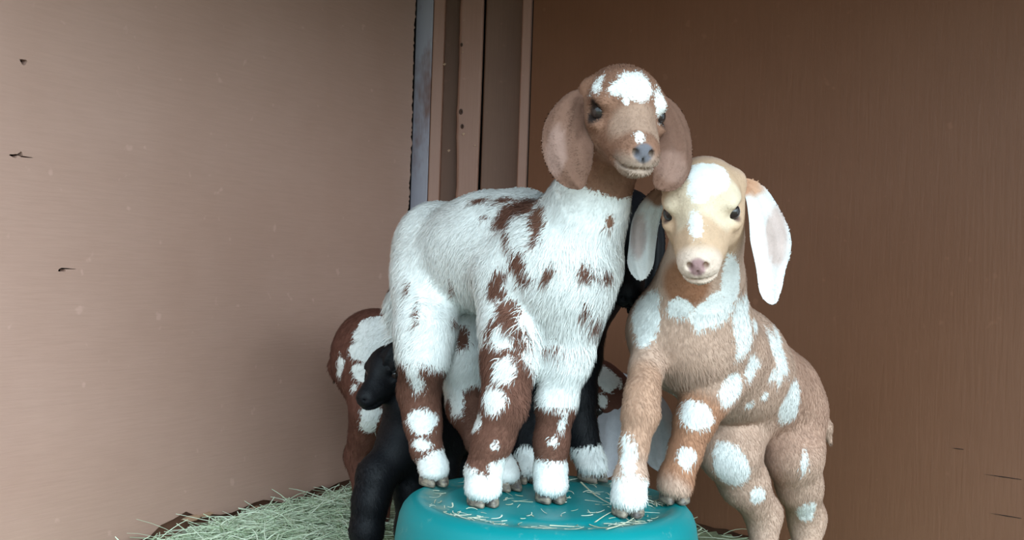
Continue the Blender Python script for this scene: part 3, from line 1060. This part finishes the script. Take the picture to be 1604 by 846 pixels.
# hind legs
chain(fd, [(1240, 650, 1.70, 54), (1242, 710, 1.665, 44), (1252, 760, 1.69, 32), (1264, 812, 1.735, 26), (1262, 870, 1.72, 20)], .02)
B_h1 = foot(fd, 1262, 1.715, 0.0, at(1262, 900, 1.72), .017)
chain(fd, [(1165, 640, 1.64, 56), (1142, 705, 1.575, 46), (1165, 755, 1.605, 36), (1196, 805, 1.645, 26), (1196, 870, 1.63, 20)], .016)
B_h2 = foot(fd, 1196, 1.625, 0.0, at(1196, 890, 1.63), .017)
# forelegs
chain(fd, [(1034, 515, 1.43, 42), (1012, 575, 1.385, 25), (1006, 618, 1.35, 26), (1004, 648, 1.338, 28), (993, 700, 1.325, 21), (988, 750, 1.318, 23)], .009)
B_f1 = foot(fd, 985, 1.308, TZ, at(987, 755, 1.316), .0205)
chain(fd, [(1140, 560, 1.47, 62), (1112, 612, 1.435, 40), (1088, 660, 1.415, 30), (1072, 710, 1.405, 24), (1060, 745, 1.40, 25)], .014)
B_f2 = foot(fd, 1057, 1.392, TZ, at(1059, 748, 1.398), .021)
# tail
chain(fd, [(1278, 640, 1.75, 14), (1292, 668, 1.765, 9), (1300, 692, 1.77, 4)], .012)
B_R = frame_from((-.19, -.82, -.50), math.radians(3))
B_c = at(1102, 310, 1.315)
B_T = add_head(fd, B_c, B_R, 1.06)
chain(fd, [(1108, 375, 1.355, 48), (1104, 330, 1.34, 42)], .025)
V, Q = fd.mesh(0.0025)
nb_ = len(V)
e1 = ear_mesh([(1150, 286, 1.325, 10), (1180, 300, 1.315, 17), (1196, 335, 1.305, 26), (1206, 380, 1.298, 33), (1206, 425, 1.292, 23), (1206, 455, 1.29, 18), (1210, 472, 1.29, 9), (1211, 477, 1.29, 2)], (.1, -.97, .1), cup=.28)
e2 = ear_mesh([(1052, 298, 1.335, 10), (1030, 310, 1.355, 15), (1012, 345, 1.375, 21), (1006, 385, 1.38, 21), (1003, 415, 1.38, 20), (1003, 434, 1.38, 10), (1003, 439, 1.38, 2)], (-.15, -.97, .1), cup=-.25)
V2 = [V]; Q2 = [Q]; off = len(V)
for ev, eq in (e1, e2):
    V2.append(ev); Q2.append(eq + off); off += len(ev)
V = np.vstack(V2); Q = np.vstack(Q2)
patB = [
    (1109, 268, 32, 24, 0), (1088, 290, 15, 20), (1152, 440, 15, 36, 12), (1006, 493, 18, 36), (1120, 495, 34, 20, 25), (1170, 512, 16, 42, 10), (1060, 485, 18, 14),
    (1227, 552, 10, 38, 28), (1182, 580, 10, 19, -15), (1152, 608, 18, 22, -35), (1218, 589, 6, 10, -10), (1192, 572, 5, 8), (1244, 637, 19, 37, 5),
    (1090, 644, 22, 20), (1083, 716, 14, 14), (1266, 730, 5, 16), (1266, 808, 13, 20), (1143, 738, 24, 36, 25), (1191, 783, 12, 13), (978, 714, 10, 26, -8),
    (1203, 625, 6, 7), (1190, 508, 7, 10), (1085, 345, 8, 22, 0), (1178, 640, 6, 5),
]
regB = [(at(985, 790, 1.305), (.04, .04, .036), True)]
tonB = [
    (B_T((.05, 0, .0)), (.10, .08, .08), lin(206, 172, 142)),
    (B_T((.05, 0, .022)), (.065, .02, .04), CREAM),
    (B_T((.105, 0, -.03)), (.03, .034, .026), lin(224, 200, 182)),
    (B_T((.120, 0, -.022)), (.010, .014, .011), lin(162, 128, 126)),
    (B_T((.041, .042, .0015)), .0115, lin(110, 84, 78)),
    (B_T((.041, -.042, .0015)), .0115, lin(110, 84, 78)),
    (at(1085, 700, 1.41), (.06, .05, .08), lin(172, 126, 98)),
    (at(1000, 640, 1.34), (.05, .05, .07), lin(184, 146, 122)),
    (at(1075, 440, 1.37), (.03, .06, .035), lin(160, 112, 84)),
    (at(1225, 600, 1.70), (.10, .14, .14), lin(186, 150, 130)),
]
goatB = finish_goat('goat_kid', (B_f1 * np.array([1, 1, 0]) + B_h1 + B_f2 * np.array([1, 1, 0]) + B_h2) / 4, V, Q, tone=TAN, patches=patB, base_white=False, regions=regB, tones=tonB,
                    head_c=B_T((.035, 0, -.01)), fur_len=.0065, groom_back=(.6, .6, -.2), nfur=95000, front=nose_front(B_T),
                    longs=[(at(1080, 590, 1.38), (.04, .06, .02), .013)], rand_spots=(14, True), ears_from=nb_, ear_tone=lin(232, 232, 230),
                    ear_tones=[(at(1216, 372, 1.30), (.014, .05, .04), lin(206, 184, 176)), (at(1172, 288, 1.32), (.02, .05, .016), lin(206, 160, 130)), (at(1000, 370, 1.38), (.010, .05, .03), lin(200, 184, 180)), (at(1030, 305, 1.36), (.02, .05, .015), lin(150, 110, 90))],
                    label='tan goat kid with white spots and white ears, forefeet on the tub')
for p_, f_ in ((B_f1, (0, -1)), (B_f2, (-.05, -1)), (B_h1, (-.3, -1)), (B_h2, (-.4, -1))):
    add_hoof(goatB, p_, f_, .92)
for sg in (1, -1):
    add_eye(goatB, B_T((.0385, sg * .0325, .0012)), .0108 , B_R, sg)

# ================================================== goat C: black with white feet, on the tub behind A
BLACK = lin(10, 11, 16)
BM = (M_skin_b, M_fur_b)
fd = Field()
chain(fd, [(892, 452, 1.635, 66), (852, 502, 1.69, 58), (816, 556, 1.745, 52)], .04)
fd.ell(at(915, 448, 1.61), (R(66, 1.61), .06, R(62, 1.61)), None, .03)
chain(fd, [(925, 420, 1.60, 54), (960, 375, 1.59, 46), (985, 345, 1.565, 42)], .03)
chain(fd, [(848, 490, 1.61, 46), (842, 560, 1.55, 34), (836, 630, 1.515, 26), (830, 680, 1.505, 22), (826, 712, 1.50, 22)], .016)
C_f1 = foot(fd, 824, 1.493, TZ, at(824, 716, 1.498), .0185)
chain(fd, [(915, 490, 1.60, 42), (908, 560, 1.56, 32), (906, 620, 1.545, 26), (910, 675, 1.535, 23), (918, 705, 1.53, 23)], .016)
C_f2 = foot(fd, 927, 1.518, TZ, at(919, 708, 1.527), .0195)
C_h = []
for hx, hY in ((796, 1.73), (840, 1.755)):
    chain(fd, [(hx + 8, 575, hY + .01, 44), (hx, 645, hY - .045, 30), (hx, 725, hY + .02, 19), (hx, 830, hY, 16)], .016)
    C_h.append(foot(fd, hx, hY - .005, 0, at(hx, 860, hY), .016))
C_h1, C_h2 = C_h
C_R = frame_from((.08, -.64, -.76), 0)
C_c = at(975, 352, 1.545)
C_T = add_head(fd, C_c, C_R, 1.0)
V, Q = fd.mesh(0.0035)
nb_ = len(V)
e1 = ear_mesh([(1005, 325, 1.555, 10), (1022, 350, 1.545, 18), (1022, 395, 1.535, 22), (1010, 440, 1.53, 24), (995, 475, 1.525, 18), (985, 492, 1.525, 3)], (.2, -.97, .1), cup=-.25)
e2 = ear_mesh([(945, 325, 1.555, 10), (930, 350, 1.56, 18), (925, 395, 1.555, 22), (925, 440, 1.55, 20), (928, 470, 1.545, 3)], (-.2, -.97, .1), cup=-.25)
V2 = [V]; Q2 = [Q]; off = len(V)
for ev, eq in (e1, e2):
    V2.append(ev); Q2.append(eq + off); off += len(ev)
V = np.vstack(V2); Q = np.vstack(Q2)
regC = [(at(822, 750, 1.462), (.035, .035, .052), True), (at(924, 745, 1.52), (.045, .035, .046), True), (C_h1, .04, True), (C_h2, .04, True)]
goatC = finish_goat('goat_kid', (C_f1 + C_f2 + C_h1 + C_h2) / 4 * np.array([1, 1, 0]), V, Q, tone=BLACK, patches=[], base_white=False, regions=regC, tones=[], mats=BM,
                    head_c=C_T((.035, 0, -.01)), fur_len=.009, groom_back=(-.4, .8, 0), nfur=35000, front=nose_front(C_T), ears_from=nb_, ear_tone=BLACK,
                    label='black goat kid with white feet half hidden behind the kids on the tub')
for p_, f_ in ((C_f1, (.2, -1)), (C_f2, (.45, -1)), (C_h1, (.3, -1)), (C_h2, (.3, -1))):
    add_hoof(goatC, p_, f_, .95)
for sg in (1, -1):
    add_eye(goatC, C_T((.0385, sg * .0325, .0012)), .0108, C_R, sg)

# ================================================== goat D: dark brown with white patches, behind everyone, head low
fd = Field()
chain(fd, [(592, 556, 2.02, 66), (700, 556, 2.04, 62), (800, 562, 2.04, 60)], .04)
fd.ell(at(583, 560, 2.01), (R(60, 2.01), .07, R(72, 2.01)), None, .03)
fd.ell(at(825, 572, 2.04), (R(48, 2.04), .055, R(56, 2.04)), None, .03)
chain(fd, [(838, 582, 2.02, 44), (892, 606, 1.94, 38), (930, 616, 1.81, 38)], .03)
D_feet = []
for (tx, ty, tY, sx, sy, hx, hz_, fx, fY) in [(585, 600, 1.98, 585, 640, 562, 715, 572, 1.97), (600, 600, 2.06, 605, 640, 590, 715, 598, 2.06)]:
    chain(fd, [(tx, ty, tY, 52), (sx, sy, tY - .03, 36), (hx, hz_, tY + .02, 21), (fx, 780, tY, 17)], .016)
    D_feet.append(foot(fd, fx, fY, .012, at(fx, 800, tY), .016))
for (tx, tY, fx) in [(815, 2.00, 815), (840, 2.07, 842)]:
    chain(fd, [(tx, 600, tY, 38), (tx, 680, tY - .02, 24), (fx, 790, tY, 16)], .016)
    D_feet.append(foot(fd, fx, tY, .012, at(fx, 810, tY), .016))
chain(fd, [(535, 545, 2.06, 14), (526, 575, 2.05, 11), (524, 592, 2.05, 5)], .012)
D_R = frame_from((.52, -.52, -.68), math.radians(0))
D_c = at(938, 612, 1.76)
D_T = add_head(fd, D_c, D_R, 1.02)
V, Q = fd.mesh(0.0035)
nb_ = len(V)
e1 = ear_mesh([(960, 612, 1.73, 10), (975, 622, 1.715, 22), (972, 655, 1.70, 34), (962, 695, 1.69, 36), (950, 730, 1.685, 26), (945, 750, 1.685, 3)], (-.1, -.97, .2), cup=-.25)
e2 = ear_mesh([(962, 590, 1.80, 10), (990, 610, 1.80, 20), (1020, 645, 1.80, 30), (1032, 690, 1.80, 32), (1035, 725, 1.80, 20), (1036, 740, 1.80, 3)], (.1, -.97, .2), cup=-.25)
V2 = [V]; Q2 = [Q]; off = len(V)
for ev, eq in (e1, e2):
    V2.append(ev); Q2.append(eq + off); off += len(ev)
V = np.vstack(V2); Q = np.vstack(Q2)
patD = [(590, 512, 28, 23), (562, 544, 21, 15, 10), (609, 542, 9, 19), (561, 578, 13, 13, -30), (525, 574, 5, 14), (583, 640, 15, 10), (581, 660, 13, 10), (577, 676, 11, 10),
        (548, 603, 5, 5), (662, 538, 24, 18), (720, 588, 17, 13), (770, 532, 22, 16), (832, 584, 13, 17), (945, 586, 24, 12, -20), (938, 626, 8, 9)]
goatD = finish_goat('goat_kid', (sum(D_feet)) / 4 * np.array([1, 1, 0]) + np.array([0, 0, .012]), V, Q, tone=lin(104, 66, 54), patches=patD, base_white=False, regions=[(D_T((.09, 0, -.03)), .045, True)], tones=[],
                    head_c=D_T((.035, 0, -.01)), fur_len=.009, groom_back=(-.9, .1, 0), nfur=35000, front=nose_front(D_T), rand_spots=(14, True), ears_from=nb_, ear_tone=lin(200, 200, 205),
                    label='dark brown goat kid with white patches standing behind the tub by the plywood panel')
for p_ in D_feet:
    add_hoof(goatD, p_, (1, -.2), .9)
for sg in (1, -1):
    add_eye(goatD, D_T((.0385, sg * .0325, .0012)), .0106, D_R, sg)

# ================================================== goat E: all black, on the floor left of the tub
fd = Field()
chain(fd, [(636, 690, 1.665, 40), (670, 670, 1.74, 48), (705, 668, 1.80, 50)], .03)
fd.ell(at(630, 700, 1.65), (R(34, 1.65), .045, R(46, 1.65)), None, .02)
chain(fd, [(634, 680, 1.65, 36), (634, 635, 1.64, 29), (626, 592, 1.635, 26)], .02)
E_feet = []
chain(fd, [(615, 712, 1.63, 30), (590, 745, 1.61, 29), (580, 785, 1.60, 26), (574, 830, 1.595, 24), (572, 880, 1.595, 20)], .016)
E_feet.append(foot(fd, 568, 1.59, .0, at(572, 900, 1.595), .018))
chain(fd, [(640, 705, 1.66, 34), (645, 770, 1.655, 25), (642, 830, 1.65, 21), (640, 870, 1.65, 18)], .018)
E_feet.append(foot(fd, 638, 1.645, .0, at(640, 885, 1.65), .017))
for (x_, y_) in ((690, 1.76), (722, 1.84)):
    chain(fd, [(x_, 680, y_, 44), (x_ - 4, 740, y_ - .03, 28), (x_ + 8, 800, y_ + .02, 18), (x_ + 4, 850, y_, 15)], .016)
    E_feet.append(foot(fd, x_ + 2, y_ - .005, 0, at(x_ + 4, 860, y_), .016))
E_R = frame_from((-.52, -.78, -.38), math.radians(0))
E_c = at(618, 572, 1.635)
E_T = add_head(fd, E_c, E_R, .72)
V, Q = fd.mesh(0.0035)
nb_ = len(V)
e1 = ear_mesh([(598, 582, 1.60, 10), (608, 566, 1.59, 20), (620, 549, 1.59, 17), (629, 537, 1.59, 8), (634, 528, 1.59, 1)], (-.3, -.95, .1), cup=-.2)
e2 = ear_mesh([(598, 560, 1.66, 8), (585, 575, 1.68, 14), (580, 600, 1.69, 14), (580, 625, 1.69, 3)], (-.5, -.8, .1), cup=-.2)
V2 = [V]; Q2 = [Q]; off = len(V)
for ev, eq in (e1, e2):
    V2.append(ev); Q2.append(eq + off); off += len(ev)
V = np.vstack(V2); Q = np.vstack(Q2)
goatE = finish_goat('goat_kid', sum(E_feet) / 4, V, Q, tone=BLACK, patches=[], base_white=False, regions=[], tones=[], mats=BM,
                    head_c=E_T((.035, 0, -.01)), fur_len=.008, groom_back=(.6, .5, 0), nfur=30000, front=nose_front(E_T), ears_from=nb_, ear_tone=BLACK,
                    label='small all-black goat kid standing in the hay beside the tub')
for p_ in E_feet:
    add_hoof(goatE, p_, (-.4, -1), .9)
for sg in (1, -1):
    add_eye(goatE, E_T((.0385, sg * .0325, .0012)), .0108 * .74, E_R, sg)

# ------------------------------------------------------------------ hay and straw
def strands(name, P, D, L, W_, colr, mat, curve=0.15, parent=None, origin=(0, 0, 0)):
    """bent four-sided stalks; P start, D unit direction, L length, W_ half width"""
    n = len(P)
    seg = 4
    sid = np.cross(D, np.array([0, 0, 1.0])); sid /= np.maximum(np.linalg.norm(sid, axis=1), 1e-6)[:, None]
    up = np.cross(sid, D)
    bend = rng.normal(0, curve, n)[:, None] * sid + rng.normal(0, curve * .6, n)[:, None] * up
    rings = []
    for s in range(seg + 1):
        t = s / seg
        c = P + D * L[:, None] * t + bend * (L[:, None] * (t * (1 - t)) * 2)
        ww = (W_ * (1 - .45 * t))[:, None]
        rings.append(np.stack([c + sid * ww, c + up * ww * .55, c - sid * ww, c - up * ww * .55], 1))
    VV = np.stack(rings, 1).reshape(-1, 3)
    per = (seg + 1) * 4
    f_ = []
    for s in range(seg):
        for k in range(4):
            f_.append([s * 4 + k, s * 4 + (k + 1) % 4, (s + 1) * 4 + (k + 1) % 4, (s + 1) * 4 + k])
    f_ = np.array(f_)
    QQ = (np.arange(n)[:, None, None] * per + f_[None]).reshape(-1, 4)
    me = mesh_from_arrays(name, VV - np.asarray(origin), QQ)
    me.attributes.new('tone', 'FLOAT_COLOR', 'POINT').data.foreach_set('color', np.repeat(np.c_[colr, np.ones(n)], per, axis=0).astype(np.float32).ravel())
    me.materials.append(mat)
    o = bpy.data.objects.new(name, me); col.objects.link(o)
    o.location = tuple(origin)
    return o


def hay_height(x, y):
    """mound height: deepest along the left wall"""
    d = np.array([x, y]) - LE
    s = d @ LD; t = abs(d @ np.array([LN[0], LN[1]]))
    h = .014 * math.exp(-(t / .25) ** 2) * (1 / (1 + math.exp((s - .85) * 14)))
    h += .012 * math.exp(-((x + .05) ** 2 + (y - 2.1) ** 2) / .15)
    return h + .004 * math.sin(x * 23) * math.cos(y * 19) + .004


# under-mat
gx = np.linspace(-.75, .75, 60); gy = np.linspace(1.5, 2.62, 50)
V, Fs = [], []
for y in gy:
    for x in gx:
        V.append((x, y, max(.002, hay_height(x, y) + .002 * math.sin(x * 91) * math.sin(y * 77))))
for j in range(len(gy) - 1):
    for i in range(len(gx) - 1):
        x, y = gx[i], gy[j]
        inside = all(((np.array([xx, yy]) - LE) @ np.array([LN[0], LN[1]]) < -.005) and ((np.array([xx, yy]) - RC) @ np.array([RN[0], RN[1]]) < -.005)
                     for xx in (x, gx[i + 1]) for yy in (y, gy[j + 1]))
        if inside:
            a_ = j * len(gx) + i
            Fs.append([a_, a_ + 1, a_ + len(gx) + 1, a_ + len(gx)])
hb = mesh_obj('hay_bed', V, Fs, M_haybase, smooth=True)
tag(hb, 'loose pale green hay bedding along the foot of the plywood panel', 'hay', kind='stuff')
NH = 9000
pts = []
while len(pts) < NH:
    if random.random() < .75:
        s = random.uniform(.0, 1.0); t = abs(random.gauss(0, .13)) + .015
        q = LE + LD * s - np.array([LN[0], LN[1]]) * t
        x, y = q
    else:
        x, y = random.uniform(-.7, .7), random.uniform(1.5, 2.5)
        if (np.array([x, y]) - RC) @ np.array([RN[0], RN[1]]) > -.03 or (np.array([x, y]) - LE) @ np.array([LN[0], LN[1]]) > -.02: continue
    if (x - TC[0]) ** 2 + (y - TC[1]) ** 2 < .25 ** 2: continue
    pts.append((x, y, hay_height(x, y) + random.uniform(-.004, .010)))
P = np.array(pts)
ang = rng.uniform(0, 2 * math.pi, NH)
D = np.stack([np.cos(ang), np.sin(ang), rng.normal(.02, .16, NH)], 1); D /= np.linalg.norm(D, axis=1)[:, None]
L = rng.uniform(.03, .11, NH)
# keep strands from poking through the panel
e_ = P + D * L[:, None]
bad = ((e_[:, :2] - LE) @ np.array([LN[0], LN[1]]) > -.004) | ((e_[:, :2] - RC) @ np.array([RN[0], RN[1]]) > -.004) | (((e_[:, :2] - TC) ** 2).sum(1) < .225 ** 2)
P, D, L = P[~bad], D[~bad], L[~bad]
n = len(P)
mixv = rng.random(n)[:, None]
cA = np.array(lin(178, 198, 162)[:3]); cB = np.array(lin(230, 240, 216)[:3])
colr = cA + (cB - cA) * mixv
hs_ = strands('hay_strands', P, D, L, rng.uniform(.0009, .0024, n), colr, M_hay, .18, origin=tuple(P.mean(0) * np.array([1, 1, 0])))
hs_.parent = hb
hs_['kind'] = 'stuff'

# chaff on the tub top
NC = 170
pts, dirs = [], []
for i in range(NC):
    a_ = random.uniform(0, 2 * math.pi)
    r = random.choice([random.uniform(.128, .156), random.uniform(.128, .156), random.uniform(.02, .16)])
    if random.random() < .6: a_ = random.choice([random.gauss(-1.0, .35), random.gauss(-2.2, .35), random.gauss(.2, .3)])
    z = TZ + (.0008 if not .13 < r < .155 else -.0035)
    pts.append((TC[0] + r * math.cos(a_), TC[1] + r * math.sin(a_), z + .0008))
    b_ = a_ + math.pi / 2 + random.gauss(0, .7) if .128 < r < .156 else random.uniform(0, 6.28)
    dirs.append((math.cos(b_), math.sin(b_), .01))
P = np.array(pts); D = np.array(dirs); D /= np.linalg.norm(D, axis=1)[:, None]
L = rng.uniform(.006, .028, NC)
mixv = rng.random(NC)[:, None]
colr = np.array(lin(168, 172, 142)[:3]) + (np.array(lin(222, 224, 206)[:3]) - np.array(lin(168, 172, 142)[:3])) * mixv
ch = strands('hay_chaff', P, D, L, rng.uniform(.0005, .0012, NC), colr, M_hay, .2, origin=(TC[0], TC[1], TZ))
tag(ch, 'scattered bits of pale hay chaff on the teal tub top', 'hay', kind='stuff')


def tub_pt(px, py, dz=.0022):
    """point on the tub top under a pixel"""
    q = at(px, py, 1.0) - np.array([0, 0, CAMZ])
    t = (TZ + dz - CAMZ) / q[2]
    return q * t + np.array([0, 0, CAMZ])
for (x0, y0, x1, y1, w_, lab) in [(910, 760, 958, 790, .0016, 'long pale straw stalk leaning on the tub beside the tan goat hoof'),
                                  (932, 818, 962, 800, .0011, 'short bent straw bit on the front of the tub top'),
                                  (950, 829, 1000, 806, .0012, 'straw bit by the front edge of the tub below the white hoof'),
                                  (861, 823, 900, 825, .0012, 'straw bit lying along the front rim of the tub')]:
    a_, b_ = tub_pt(x0, y0), tub_pt(x1, y1)
    if x0 == 910: a_ = a_ + np.array([0, 0, .004])
    d = b_ - a_; L = np.linalg.norm(d)
    o = strands('straw_stalk', a_[None], (d / L)[None], np.array([L]), np.array([w_]), np.array([lin(206, 206, 178)[:3]]), M_hay, .06, origin=tuple(a_))
    tag(o, lab, 'straw', 'straw stalks on the tub')
